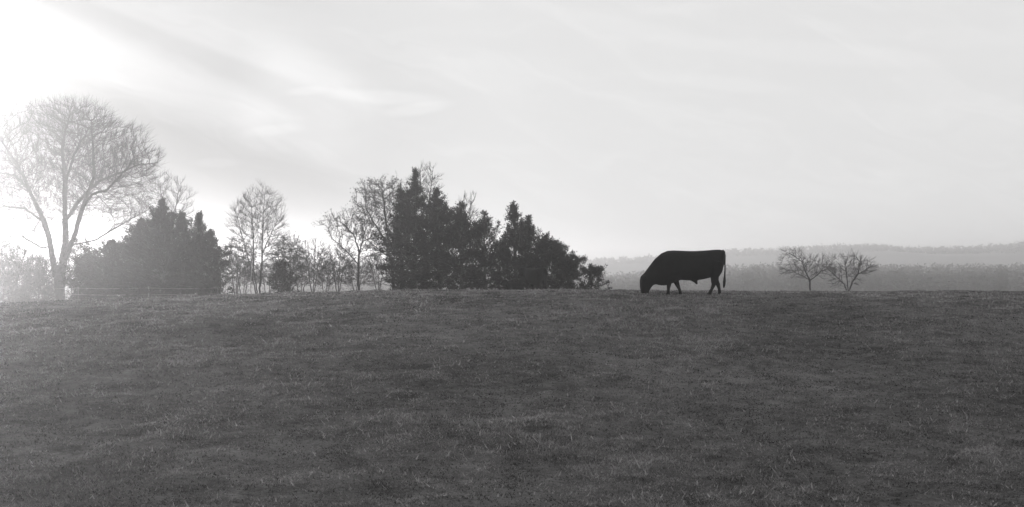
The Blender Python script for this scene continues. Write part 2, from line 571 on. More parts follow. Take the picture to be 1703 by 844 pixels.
    if leaves and m_:
        C = np.repeat(np.vstack([mid, end, e2]), leaves, 0) + rg.standard_normal((m_ * 3 * leaves, 3)) * .08
        C = C[rg.random(len(C)) < .8]
        V, Fc = tri_leaves(C, leaf_size, rg)
        mesh_obj('leaves', V, Fc, M_dryleaf, cr)
    return root


# ------------------------------------------------------------------ cedars
def cedar(name, px, D, apx, apy, rpx, label, group='dark cedars in the tree line', seed=1, dens=1.0, low=0.0, shape=1.0, n=None, cat='tree', sparse=0.0):
    rg = np.random.default_rng(seed)
    bx, by = at(px, D), D
    bz = float(ground(bx, by)) - .05
    H = zt(apy, D) - bz; Rm = rpx / F * D
    lean = at(apx, D) - bx
    root = empty(name, (bx, by, bz), label, cat, group)
    nseg = 14
    zs = np.linspace(0, H * .97, nseg + 1)
    wob = np.cumsum(rg.standard_normal((nseg + 1, 2)) * .03, 0); wob[0] = 0
    tx = lean * (zs / H) ** 1.2 + wob[:, 0] * .6; ty = wob[:, 1] * .6
    TP = np.stack([tx, ty, zs], 1)
    tr = np.interp(zs, [0, H], [.035 * H ** .8, .012])
    V, Fc = frusta(TP[:-1], TP[1:], tr[:-1], tr[1:], 8)
    mesh_obj('trunk', V, Fc, M_bark, root, True)
    nb = n or int(27 * H * (0.6 + .4 * Rm) * dens)
    t = rg.random(nb) ** .85
    t = low + (1 - low) * t
    a = rg.random(nb) * 2 * np.pi
    # lobed, uneven outline
    lob = 1 + .20 * np.sin(a * 2 + 7 * t + seed) + .22 * np.sin(a * 3 - 11 * t + seed * 2.1) + .18 * vnoise(a * 1.3 + seed, t * 9)
    prof = np.clip(1 - t, 0, 1) ** (.72 * shape) * smooth01(-.25, .22, t)
    prof = prof * np.minimum(1, (1 - t) * 3.6 + .10)
    Lb = Rm * 1.42 * prof * lob * (.38 + .74 * rg.random(nb)) + .06 + .10 * rg.random(nb)
    el = R(8) + R(48) * t + rg.standard_normal(nb) * .18
    dr = np.stack([np.cos(a) * np.cos(el), np.sin(a) * np.cos(el), np.sin(el)], 1)
    st_ = np.stack([np.interp(t * H, zs, tx), np.interp(t * H, zs, ty), t * H * .97], 1)
    st_[:, 2] -= np.sin(el) * Lb * .35
    st_[:, 2] = np.maximum(st_[:, 2], .12)
    en = st_ + dr * Lb[:, None]
    # upright side leaders give the crown its spiky outline
    ns_ = 7 + int(Rm * 4)
    t_s = .40 + .42 * rg.random(ns_); a_s = rg.random(ns_) * 2 * np.pi
    r_s = Rm * 1.0 * (1 - t_s) ** (.72 * shape) * (.45 + .45 * rg.random(ns_))
    b_s = np.stack([np.interp(t_s * H, zs, tx) + np.cos(a_s) * r_s, np.interp(t_s * H, zs, ty) + np.sin(a_s) * r_s, t_s * H], 1)
    l_s = .35 + .55 * rg.random(ns_)
    d_s = np.stack([np.cos(a_s) * .25, np.sin(a_s) * .25, np.ones(ns_)], 1); d_s /= np.linalg.norm(d_s, axis=1, keepdims=True)
    st_ = np.vstack([st_, b_s]); en = np.vstack([en, b_s + d_s * l_s[:, None]]); dr = np.vstack([dr, d_s]); Lb = np.concatenate([Lb, l_s * 1.5]); nb += ns_
    en[:nb - ns_, 2] = np.minimum(en[:nb - ns_, 2], H); en[nb - ns_:, 2] = np.minimum(en[nb - ns_:, 2], H * .90)
    V1, F1 = frusta(st_, en, np.full(nb, .022), np.full(nb, .006), 4)
    leader = TP[-1]
    # foliage sprays along the branches
    k = np.maximum(3, (Lb * 13).astype(int))
    bi = np.repeat(np.arange(nb), k)
    s = .22 + .80 * rg.random(len(bi)) ** .8
    C = st_[bi] + (en - st_)[bi] * s[:, None]
    spread = (.10 * (1.15 - s) + .03) * np.minimum(1.0, .5 + Lb[bi] * .5)
    C += rg.standard_normal(C.shape) * spread[:, None] * np.array([1, 1, .7])
    # secondary sprigs: short pointed tufts
    per = 9
    ci = np.repeat(np.arange(len(C)), per)
    dirs = dr[bi][ci] * .8 + rg.standard_normal((len(ci), 3)) * .5 + np.array([0, 0, .35])
    CC = C[ci] + rg.standard_normal((len(ci), 3)) * .05 + dirs * (.10 * rg.random(len(ci)))[:, None]
    if sparse:
        keep = vnoise(CC[:, 0] * 1.6 + seed, CC[:, 2] * 1.6 + CC[:, 1]) > -.5 + sparse
        CC, dirs = CC[keep], dirs[keep]
    # leader tuft
    q_ = rg.random((420, 1)) ** .7
    lt = leader + rg.standard_normal((420, 3)) * np.array([.115, .115, .03]) * q_ + np.array([0, 0, .04]) - np.array([0, 0, 1.15]) * q_
    CC = np.vstack([CC, lt]); dirs = np.vstack([dirs, rg.standard_normal((420, 3)) * .6 + np.array([0, 0, 1.1])])
    CC[:, 2] = np.maximum(CC[:, 2], .03)
    V2, F2 = tri_leaves(CC, .092, rg, dirs)
    mesh_obj('branches', V1, F1, M_bark, root)
    mesh_obj('crown', V2, F2, M_cedar, root)
    return root


# ---- the big bare tree on the left
def rel(D, bpx):
    """photo-plane offsets (pixels from the base) -> metres, with a depth value in metres"""
    s = D / F
    return lambda px, py, dep=0.0: ((px - bpx) * s, dep, zt(py, D) - (float(ground(at(bpx, D), D)) - .08))


D = 97; p = rel(D, 100)
bare_tree('bare_tree', (at(100, D), D), [
    [(0, 0, 0), p(92, 455, .1), p(84, 400, -.2), p(76, 365, -.5), p(60, 325, -.9), p(45, 290, -1.0), p(20, 248, -1.2), p(-5, 215, -1.3)],
    [(0, 0, 0), p(103, 455, 0), p(106, 400, .3), p(104, 350, .5), p(105, 300, .4), p(99, 250, .6), p(104, 215, .7), p(110, 190, .8)],
    [p(110, 430, .1), p(126, 390, -.2), p(138, 350, -.3), p(152, 318, -.6), p(163, 295, -.9), p(162, 250, -1.0), p(160, 205, -1.2)],
    [p(105, 370, .3), p(120, 340, .9), p(136, 318, 1.3), p(152, 300, 1.7), p(185, 285, 2.0), p(215, 270, 2.3), p(245, 268, 2.4)],
    [p(140, 345, -.3), p(160, 325, -.9), p(190, 318, -1.6), p(215, 295, -2.0), p(235, 270, -2.1)],
    [p(106, 300, .4), p(120, 262, .2), p(138, 232, -.2), p(150, 215, -.4)],
    [p(76, 370, -.5), p(52, 348, -1.2), p(25, 345, -1.9), p(2, 352, -2.2)],
    [p(84, 410, -.2), p(60, 412, .9), p(30, 398, 1.7), p(5, 380, 2.0)],
    [p(66, 340, -.8), p(40, 310, .6), p(10, 290, 1.4), p(-15, 285, 1.6)],
    [p(118, 408, -.1), p(150, 400, 1.1), p(178, 380, 1.8), p(205, 362, 2.2), p(228, 350, 2.4)],
], [(p(95, 275, 0), (5.9, 4.6, 4.4), .62), (p(180, 270, 0), (3.5, 3.6, 2.9), .25), (p(40, 330, 0), (3.8, 3.6, 3.0), .17), (p(110, 205, 0), (3.2, 3.0, 1.55), .16), (p(200, 350, .5), (2.2, 2.4, 1.5), .06)],
    'tallest bare tree, wide twiggy crown on several leaning trunks at the far left', natt=4300, step=.24, kill=.31, r0=.0100, expo=2.08, twigs=4, twig_len=.74, seed=5, trunk_r=.12, rmax=.60, twig_r=.0072, group='bare deciduous trees')

D = 112; p = rel(D, 282)
bare_tree('bare_tree', (at(282, D), D), [[(0, 0, 0), p(282, 420), p(278, 370), p(270, 330), p(262, 300)], [p(282, 400), p(292, 350), p(298, 310)]],
          [(p(275, 345), (2.2, 1.9, 2.6), 1.0)],
          'pale bare tree rising behind the leftmost tall cedar, right of the tallest tree', natt=700, step=.3, kill=.36, twigs=5, twig_len=.55, seed=9, group='bare deciduous trees', twig_r=.0068)
D = 94; p = rel(D, 22)
bare_tree('bare_tree', (at(22, D), D), [[(0, 0, 0), p(14, 470), p(-6, 440), p(-30, 410)], [(0, 0, 0), p(30, 460), p(38, 430), p(44, 400)], [(0, 0, 0), p(45, 478), p(66, 462), p(80, 450)]],
          [(p(15, 435), (2.7, 2.0, 1.7), .8), (p(55, 455), (1.6, 1.5, 1.0), .4)],
          'low bare scrubby tree under the left side of the tallest tree', natt=900, step=.24, kill=.3, twigs=5, twig_len=.45, seed=12, group='bare deciduous trees')
# ---- slender bare tree between the cedar groups
D = 93; p = rel(D, 430)
bare_tree('bare_tree', (at(430, D), D), [[(0, 0, 0), p(421, 440), p(420, 390, .2), p(417, 350, .3), p(414, 328, .3)], [(0, 0, 0), p(436, 430), p(438, 380, -.2), p(440, 340, -.3), p(443, 316, -.3)],
          [(0, 0, 0), p(408, 420, .4), p(396, 380, .6), p(390, 350, .6)], [p(437, 420), p(452, 390, -.4), p(466, 362, -.6)]],
          [(p(430, 375), (1.9, 1.6, 2.4), .6), (p(437, 425), (2.8, 1.9, 1.7), .6), (p(395, 372), (.6, .7, 1.1), .1)],
          'slender bare tree with upright thin stems between the two cedar groups', natt=1900, step=.22, kill=.27, r0=.0065, twigs=5, twig_len=.55, twig_r=.0052, seed=15, group='bare deciduous trees')
D = 90; p = rel(D, 418)
bare_tree('sapling', (at(418, D), D), [[(0, 0, 0), p(417, 470), p(419, 440), p(418, 415)]], [(p(418, 425), (.5, .5, .8), 1)],
          'small sapling with a pale trunk in front of the slender bare tree', natt=90, step=.2, kill=.28, twigs=2, twig_len=.3, seed=16, group='bare deciduous trees', trunk_r=.02, bark_trunk=M_palebark, rmax=.055)
# bushes
for (px, D, tx, ty, rw, top, n_, sd_, lf, lab) in [
    (392, 92, 392, 402, 27, 0, 800, 21, 1, 'twiggy bare bush right beside the left cedars'),
    (480, 93, 480, 398, 30, 0, 900, 22, 1, 'twiggy bush on the right of the slender bare tree'),
    (520, 91, 519, 404, 32, 0, 900, 23, 0, 'thin vase shaped bare bush standing alone in the pale gap'),
    (562, 92, 562, 414, 30, 0, 750, 24, 1, 'low brushy bush left of the leafy leaning tree'),
    (628, 93, 628, 425, 24, 0, 600, 25, 1, 'low brushy bush under the leafy leaning tree beside the tall cedar'),
    (404, 97, 404, 440, 30, 0, 500, 26, 1, 'low brush at the foot of the twiggy bush beside the left cedars'),
    (446, 96, 446, 446, 30, 0, 500, 27, 1, 'low brush under the slender bare tree, left of the small dark cedar bush'),
    (500, 97, 500, 440, 28, 0, 500, 28, 1, 'low brush closing the gap left of the vase shaped bush'),
    (542, 96, 541, 442, 26, 0, 480, 29, 1, 'low brush closing the gap right of the vase shaped bush'),
    (592, 97, 592, 444, 30, 0, 500, 30, 1, 'low brush behind the trunk of the small withered leaf tree'),
]:
    p = rel(D, px)
    bare_tree('bare_bush', (at(px, D), D), [[(0, 0, 0), p(px - 8, (ty + 482) / 2), p(px - 13, ty + 12)], [(0, 0, 0), p(px + 2, (ty + 482) / 2, .2), p(px + 4, ty + 4, .3)], [(0, 0, 0), p(px + 9, (ty + 484) / 2, -.2), p(px + 16, ty + 16, -.3)]],
              [(p(tx, (ty + 484) / 2 - 4), (rw / F * D * 1.05, .9, (484 - ty) / 2 / F * D), 1)], lab, 'bush', 'bare bushes in the tree line', natt=n_, step=.19, kill=.24, r0=.0072, twig_r=.0058, twigs=5, twig_len=.40, seed=sd_, leaves=lf, leaf_size=.07, bark=M_brush)
for (px, D, tx, ty, rw, top, n_, sd_, lf, lab) in [
    (-14, 96, -12, 395, 40, 0, 1800, 61, 2, 'hazy scrub bush cut by the left edge of the picture'),
    (34, 97, 34, 425, 34, 0, 1600, 62, 2, 'low hazy scrub bush between the left edge and the big bare trunks'),
    (72, 93, 70, 432, 28, 0, 1400, 63, 2, 'dense hazy scrub bush touching the left side of the big bare trunks'),
    (122, 99, 124, 395, 26, 0, 1200, 64, 2, 'hazy twiggy bush just right behind the big bare trunks'),
]:
    p = rel(D, px)
    bare_tree('bare_bush', (at(px, D), D), [[(0, 0, 0), p(px - 8, (ty + 482) / 2), p(px - 13, ty + 12)], [(0, 0, 0), p(px + 2, (ty + 482) / 2, .2), p(px + 4, ty + 4, .3)], [(0, 0, 0), p(px + 9, (ty + 484) / 2, -.2), p(px + 16, ty + 16, -.3)]],
              [(p(tx, (ty + 492) / 2 - 4), (rw / F * D * 1.1, 1.0, (496 - ty) / 2 / F * D), 1)], lab, 'bush', 'bare bushes in the tree line', natt=n_, step=.19, kill=.24, r0=.0072, twig_r=.0058, twigs=5, twig_len=.40, seed=sd_, leaves=lf, leaf_size=.07, bark=M_brush)
for (px, D, sd_, lab) in [(4, 89, 81, 'low hazy thicket at the grass edge, cut by the left edge of the picture'), (62, 88, 82, 'low hazy thicket at the grass edge before the foot of the big bare trunks')]:
    p = rel(D, px)
    bare_tree('bare_bush', (at(px, D), D), [[(0, 0, 0), (-.8, .1, .5), (-1.6, .1, .7)], [(0, 0, 0), (.1, 0, .8)], [(0, 0, 0), (.9, -.1, .5), (1.7, 0, .7)]],
              [((0, 0, .55), (1.55, .8, .6), .7), ((0, 0, 1.0), (.9, .6, .7), .3)], lab, 'bush', 'bare bushes in the tree line', natt=1500, step=.15, kill=.17, twigs=4, twig_len=.32, seed=sd_, leaves=2, leaf_size=.08, bark=M_brush)
# leafy leaning trees left of the tall cedar
D = 91; p = rel(D, 597)
bare_tree('leafy_tree', (at(597, D), D), [[(0, 0, 0), p(596, 450), p(597, 415), p(588, 390), p(570, 372)], [p(597, 420), p(606, 385, .4), p(612, 355, .5)], [p(596, 440), p(575, 415, -.4), p(555, 398, -.6)]],
          [(p(572, 376), (1.55, 1.2, .95), .5), (p(600, 400), (1.6, 1.4, 1.7), .5)],
          'small tree with sparse withered leaves spreading left into the pale gap', natt=520, step=.22, kill=.28, twigs=3, twig_len=.42, seed=31, leaves=1, leaf_size=.085, group='half leafless trees')
D = 90; p = rel(D, 655)
bare_tree('leafy_tree', (at(655, D), D), [[(0, 0, 0), p(652, 440), p(640, 400), p(622, 370), p(608, 345)], [p(650, 430), p(630, 415, .4), p(600, 392, .6), p(578, 385, .7)], [p(645, 400), p(640, 350, -.3), p(636, 315, -.4)]],
          [(p(628, 345), (1.6, 1.4, 1.6), .6), (p(645, 320), (1.3, 1.2, .9), .25), (p(640, 400), (1.3, 1.2, 1.3), .3)],
          'half leafless tree leaning left out of the tall cedar', natt=700, step=.22, kill=.28, twigs=3, twig_len=.42, seed=32, leaves=2, leaf_size=.09, group='half leafless trees')
D = 95
for px, top, rw, sd_, lab in [(705, 272, 28, 41, 'bare tree whose thin twigs poke out above the tallest cedar'), (775, 322, 20, 42, 'bare tree with twigs showing behind the broad cedar in the middle')]:
    p = rel(D, px)
    bare_tree('bare_tree', (at(px, D), D), [[(0, 0, 0), p(px, 420), p(px - 4, 350), p(px - 6, top + 14)], [p(px, 380), p(px + 9, 340), p(px + 15, top + 8)]],
              [(p(px + 2, top + 45), (rw / F * D, .8, 1.7), 1)], lab, natt=380, step=.24, kill=.28, twigs=5, twig_len=.42, seed=sd_, group='bare deciduous trees')

# ---- cedars: name, base px, depth, apex, radius px, label
for i, (px, D, ax, ay, rp, lab, kw) in enumerate([
    (272, 90, 268, 329, 62, 'tallest cedar of the left group, pointed top in front of the bare crown', dict(dens=1.3, shape=1.0)),
    (330, 89, 331, 352, 42, 'cedar with a thin spike top at the right end of the left group', dict(shape=1.15, dens=1.3)),
    (240, 92, 236, 364, 44, 'narrow hazy cedar on the left shoulder of the left group\'s tallest cedar', dict(dens=1.8, shape=.7)),
    (304, 91, 302, 352, 48, 'cedar filling the middle of the left group behind the spike topped one', dict(dens=1.3, shape=1.0)),
    (192, 94, 186, 400, 56, 'broad low hazy cedar to the right of the big bare trunks', dict(shape=.5, dens=1.6)),
    (146, 95, 144, 424, 36, 'lowest hazy cedar close beside the big bare trunks', dict(shape=.5, dens=1.9)),
    (354, 88, 350, 384, 27, 'low cedar bush at the right foot of the left group', dict(shape=.6, dens=1.8)),
    (468, 90, 468, 432, 22, 'small dark cedar bush under the slender bare tree', dict(shape=.6)),
    (690, 87, 690, 279, 52, 'tallest cedar of all, twin pointed top in the middle group', dict(dens=1.0)),
    (668, 88, 664, 300, 36, 'gappy cedar on the left flank of the tallest cedar', dict(sparse=.28)),
    (732, 86, 727, 310, 50, 'broad dense cedar on the right shoulder of the tallest cedar', dict(shape=.7)),
    (768, 85, 765, 336, 46, 'broad dense cedar in the middle of the group with a blunt top', dict(shape=.62)),
    (806, 85, 804, 352, 32, 'dense cedar with a flat stubby top left of the sky gap', dict(shape=.5)),
    (838, 87, 838, 392, 26, 'low gappy cedar in the notch behind the resting calf', dict(sparse=.22, shape=.6)),
    (858, 84, 853, 333, 36, 'slim cedar with the sharp layered top right of the sky gap', dict(shape=1.1, sparse=.12)),
    (884, 84, 881, 358, 36, 'cedar stepping down just right of the slim sharp one', dict(shape=.9)),
    (908, 84, 907, 390, 36, 'cedar behind the standing cow on the falling right flank', dict(shape=.7)),
    (930, 84, 926, 402, 34, 'rounded cedar halfway down the right flank', dict(shape=.6)),
    (952, 83, 950, 426, 27, 'short cedar near the low right end of the middle group', dict(shape=.5)),
    (984, 82, 980, 444, 24, 'lowest round cedar bush ending the middle group on the right', dict(shape=.45)),
]):
    cedar('cedar_tree', px, D, ax, ay, rp, lab, seed=100 + i * 7, **kw)

# ---- two small bare orchard trees on the right
D = 77; p = rel(D, 1347)
bare_tree('orchard_tree', (at(1347, D), D), [[(0, 0, 0), p(1347, 467)], [p(1347, 467), p(1340, 450, .2), p(1334, 430, .3), p(1326, 418, .4)], [p(1347, 467), p(1358, 457, -.3), p(1368, 444, -.5)], [p(1345, 465), p(1330, 458, -.4), p(1312, 452, -.6)], [p(1336, 436, .3), p(1318, 424, .1), p(1300, 416, 0)]],
          [(p(1332, 444), (1.15, 1.1, .75), .6), (p(1366, 446), (.85, .9, .7), .35), (p(1318, 424), (.75, .6, .28), .14)],
          'small spreading bare tree on a single short trunk, left of the pair', natt=400, step=.12, kill=.17, r0=.0065, twigs=3, twig_len=.34, seed=51, trunk_r=.055, group='small bare trees on the right', twig_r=.0045, rmax=.1)
p = rel(D, 1411)
bare_tree('orchard_tree', (at(1411, D), D), [[(0, 0, 0), p(1404, 474), p(1392, 460, .3), p(1378, 446, .4), p(1376, 432, .4)], [(0, 0, 0), p(1417, 470), p(1426, 455, -.2), p(1428, 436, -.3), p(1420, 426, -.3)], [(0, 0, 0), p(1411, 465, .3), p(1408, 440, .5)], [p(1424, 458), p(1440, 450, .2), p(1450, 443, .3)]],
          [(p(1412, 445), (1.35, 1.2, .72), .75), (p(1440, 447), (.55, .7, .45), .14), (p(1404, 468), (.9, .8, .4), .12)],
          'small bare tree forking from the ground, right of the pair', natt=430, step=.12, kill=.17, r0=.0065, twigs=3, twig_len=.34, seed=52, trunk_r=.055, group='small bare trees on the right', twig_r=.0045, rmax=.085)

# ------------------------------------------------------------------ far land
def far_wood(name, label, rows, prof, xr, spacing, rad_, hgt, tri_n, tri_s, seed):
    rg = np.random.default_rng(seed)
    Vs = []
    for yy in rows:
        xs = np.arange(xr[0], xr[1], spacing) + rg.standard_normal(int(np.ceil((xr[1] - xr[0]) / spacing))) * spacing * .4
        for x in xs:
            y = yy + rg.standard_normal() * 8
            top = prof(x, y) - max(0, rg.standard_normal() * .06 + .04) * hgt * .5
            rr_ = rad_ * (.6 + .8 * rg.random())
            c = np.array([x, y, top - hgt * .5])
            v = rg.standard_normal((tri_n, 3)); v /= np.linalg.norm(v, axis=1, keepdims=True); v *= rg.random((tri_n, 1)) ** .25
            Vs.append(c + v * np.array([rr_, rr_, hgt * .5]))
    C = np.vstack(Vs)
    V, Fc = tri_leaves(C, tri_s, rg)
    o = mesh_obj(name, V, Fc, M_wood)
    tag(o, label, 'woodland', kind='stuff')
    return o


_pp = np.array([-2500, 300, 960, 1020, 1060, 1110, 1160, 1206, 1250, 1300, 1380, 1500, 1560, 1640, 1703, 2600])
_pv = np.array([462, 460, 458, 456, 454, 448, 443, 441, 441, 438, 440, 439.5, 440, 438.5, 438.5, 436])
near_prof = lambda x, y: EYE + (425 - np.interp(851.5 + x / 340 * F, _pp, _pv)) / F * 340
far_wood('woodland', 'dark hazy belt of woods in the valley below the ridge', [334, 338, 342, 348, 356, 368, 382], near_prof, (-190, 190), 2.6, 2.1, 8, 170, .7, 71)
_qp = np.array([-2500, 0, 600, 960, 1060, 1206, 1262, 1350, 1400, 1462, 1480, 1500, 1560, 1640, 1703, 2000, 2600])
_qv = np.array([440, 437, 434, 431, 427, 415, 413, 408, 406, 406, 409, 411, 410.5, 408, 401.5, 396, 408])
ridge_prof = lambda x: EYE + (425 - np.interp(851.5 + x / 1000 * F, _qp, _qv)) / F * 1000
# ridge terrain
xs = np.linspace(-2600, 2600, 400); ys = np.array([640, 700, 780, 860, 930, 970, 1000, 1040, 1120, 1300, 1700])
wy = np.array([0, .12, .38, .72, .9, .97, 1.0, .97, .85, .5, 0])
XX, YY = np.meshgrid(xs, ys)
rp_ = ridge_prof(XX) - 4
gz = ground(XX, YY) - 1.5
ZZ = gz + (rp_ - gz) * wy[:, None] + vnoise(XX * .01, YY * .01) * 2
V = np.stack([XX, YY, ZZ], -1).reshape(-1, 3); ix = np.arange(V.shape[0]).reshape(len(ys), len(xs))
q = np.stack([ix[:-1, :-1], ix[:-1, 1:], ix[1:, 1:], ix[1:, :-1]], -1).reshape(-1, 4)
hl = mesh_obj('hills', V, q, M_hill, smooth=True)
tag(hl, 'low pale wooded ridge on the horizon', kind='structure')
far_wood('ridge_woodland', 'pale hazy woods covering the long ridge on the horizon', [940, 968, 988, 1001], lambda x, y: ridge_prof(x) + .3 - (1001 - y) * .04, (-800, 800), 3.6, 3.8, 5, 44, 1.6, 72)

# ------------------------------------------------------------------ wire fence on the left
fr = empty('wire_fence', (at(247, 90), 90, float(ground(at(247, 90), 90))), 'low wire fence with a pale post in front of the hazy left cedars', 'fence')
fpx = [20, 130, 247, 362]; FD = [92, 91, 89, 87]
tops = []
for px, D in zip(fpx, FD):
    x = at(px, D); g = float(ground(x, D)); topz = zt(478.5, D)
    rgp = .055 if px == 247 else .035
    P = np.array([[x, D, g - .3], [x + .01, D, (g + topz) / 2], [x, D, topz + .06]]) - np.array(fr.location)
    V, Fc = frusta(P[:-1], P[1:], np.array([rgp, rgp]), np.array([rgp, rgp * .92]), 10)
    cap = np.arange(10) + 30
    mesh_obj('post', V, Fc, M_post if px == 247 else M_bark, fr, True)
    tops.append((x, D, g, topz))
def wire(k):
    pts = []
    for (xa, ya, ga, ta), (xb, yb, gb, tb) in zip(tops[:-1], tops[1:]):
        za, zb = ga + (ta - ga) * k, gb + (tb - gb) * k
        for s in np.linspace(0, 1, 9)[:-1]:
            pts.append((xa + (xb - xa) * s, ya + (yb - ya) * s - .05, za + (zb - za) * s - .05 * math.sin(math.pi * s)))
    pts.append((tops[-1][0], tops[-1][1] - .05, tops[-1][2] + (tops[-1][3] - tops[-1][2]) * k))
    P = np.array(pts) - np.array(fr.location)
    V, Fc = frusta(P[:-1], P[1:], np.full(len(P) - 1, .006), np.full(len(P) - 1, .006), 5)
    mesh_obj('wire', V, Fc, M_wire, fr, True)
for k in (.97, .6, .25): wire(k)


# ------------------------------------------------------------------ cattle
def loft(rings, sides=20, power=2.4, cap=True):
    """rings: (top(x,z), bottom(x,z), half width, y) -> closed tube"""
    V = []
    for (t0, t1, w, yc) in rings:
        c = ((t0[0] + t1[0]) / 2, (t0[1] + t1[1]) / 2); h = ((t0[0] - t1[0]) / 2, (t0[1] - t1[1]) / 2)
        for j in range(sides):
            th = 2 * math.pi * j / sides
            cs, sn = math.cos(th), math.sin(th)
            e = 2 / power
            cy = math.copysign(abs(cs) ** e, cs); cz = math.copysign(abs(sn) ** e, sn)
            V.append((c[0] + h[0] * cz, yc + w * cy, c[1] + h[1] * cz))
    n = len(rings); Fc = []
    for i in range(n - 1):
        for j in range(sides):
            a, b_ = i * sides + j, i * sides + (j + 1) % sides
            Fc.append((a, b_, b_ + sides)); Fc.append((a, b_ + sides, a + sides))
    for i, s in ((0, 1), (n - 1, -1)):
        c = len(V); V.append(tuple(np.mean(V[i * sides:(i + 1) * sides], axis=0)))
        for j in range(sides):
            a, b_ = i * sides + j, i * sides + (j + 1) % sides
            Fc.append((c, b_, a) if s == 1 else (c, a, b_))
    return np.array(V, float), np.array(Fc, int)


def tube(pts, sides=12):
    """pts: (x,y,z,r[,ry]) closed tapered tube with rings across the path"""
    P = np.array([p[:3] for p in pts], float)
    Rr = [p[3] for p in pts]
    T = np.gradient(P, axis=0); T /= np.linalg.norm(T, axis=1, keepdims=True)
    V = []
    for i, (c, tt) in enumerate(zip(P, T)):
        ref = np.array([0, 1., 0]) if abs(tt[1]) < .8 else np.array([1., 0, 0])
        u = np.cross(ref, tt); u /= np.linalg.norm(u); v = np.cross(tt, u)
        for j in range(sides):
            th = 2 * math.pi * j / sides
            V.append(c + (u * math.cos(th) + v * math.sin(th) * (pts[i][4] if len(pts[i]) > 4 else 1.0)) * Rr[i])
    n = len(P); Fc = []
    for i in range(n - 1):
        for j in range(sides):
            a, b_ = i * sides + j, i * sides + (j + 1) % sides
            Fc.append((a, b_, b_ + sides)); Fc.append((a, b_ + sides, a + sides))
    for i, s in ((0, 1), (n - 1, -1)):
        c = len(V); V.append(P[i])
        for j in range(sides):
            a, b_ = i * sides + j, i * sides + (j + 1) % sides
            Fc.append((c, b_, a) if s == 1 else (c, a, b_))
    return np.array(V, float), np.array(Fc, int)


def animal(name, parts, voxel, loc, rotz, label, cat, group=None, scale=1.0, eyes=()):
    V, Fc = merge(parts)
    o = mesh_obj(name, V, Fc, M_coat, None, True)
    md = o.modifiers.new('r', 'REMESH'); md.mode = 'VOXEL'; md.voxel_size = voxel; md.use_smooth_shade = True
    ms = o.modifiers.new('s', 'SMOOTH'); ms.factor = .5; ms.iterations = 3
    dg = bpy.context.evaluated_depsgraph_get(); dg.update()
    me = bpy.data.meshes.new_from_object(o.evaluated_get(dg))
    me.name = name
    o.modifiers.clear(); old = o.data; o.data = me; bpy.data.meshes.remove(old)
    if not me.materials: me.materials.append(M_coat)
    o.location = loc; o.rotation_euler = (0, 0, rotz); o.scale = (scale,) * 3
    tag(o, label, cat, group)
    for (ex, ey, ez) in eyes:
        P = [(ex, ey - .018, ez, .004), (ex, ey - .010, ez, .016), (ex, ey, ez, .019), (ex, ey + .010, ez, .016), (ex, ey + .018, ez, .004)]
        V, Fc = tube(P, 10)
        e = mesh_obj('eye', V, Fc, M_eye, o, True)
    return o


K = 1 / 55.0
g_ = lambda px, py: ((px - 1135) * K, (487 - py) * K)
def rg_(a, b_, w, y=0.0): return (g_(*a), g_(*b_), w, y)
def lg(y, pts): return [((px - 1135) * K, y + dy_, (487 - py) * K, r) for (px, py, r, dy_) in pts]

HIND = [rg_((1205, 419), (1204, 431), .10), rg_((1203, 413.5), (1201, 443), .20), rg_((1197, 411.5), (1196, 452), .25), rg_((1186, 411.8), (1186, 457), .29),
        rg_((1172, 413), (1172, 460.5), .32), rg_((1158, 413.8), (1158, 463), .35), rg_((1145, 413.8), (1145, 463), .355), rg_((1132, 413.3), (1132, 462), .34),
        rg_((1120, 412.8), (1120, 467), .31), rg_((1110, 413.5), (1111, 470.5), .28)]
bull_parts = [loft(HIND + [rg_((1100, 417.5), (1104, 471.5), .25), rg_((1089, 427), (1097, 471), .20), rg_((1079, 440), (1091, 469.5), .155),
                           rg_((1071.5, 450.5), (1087, 470.5), .125), rg_((1065.5, 456), (1084.5, 473), .12), rg_((1063.8, 463), (1082.5, 476), .11),
                           rg_((1064, 471), (1080, 479.5), .095), rg_((1065, 478.5), (1078.5, 484), .085), rg_((1066.5, 484), (1077, 487.5), .075), rg_((1068.5, 486.5), (1075, 488.5), .045)])]
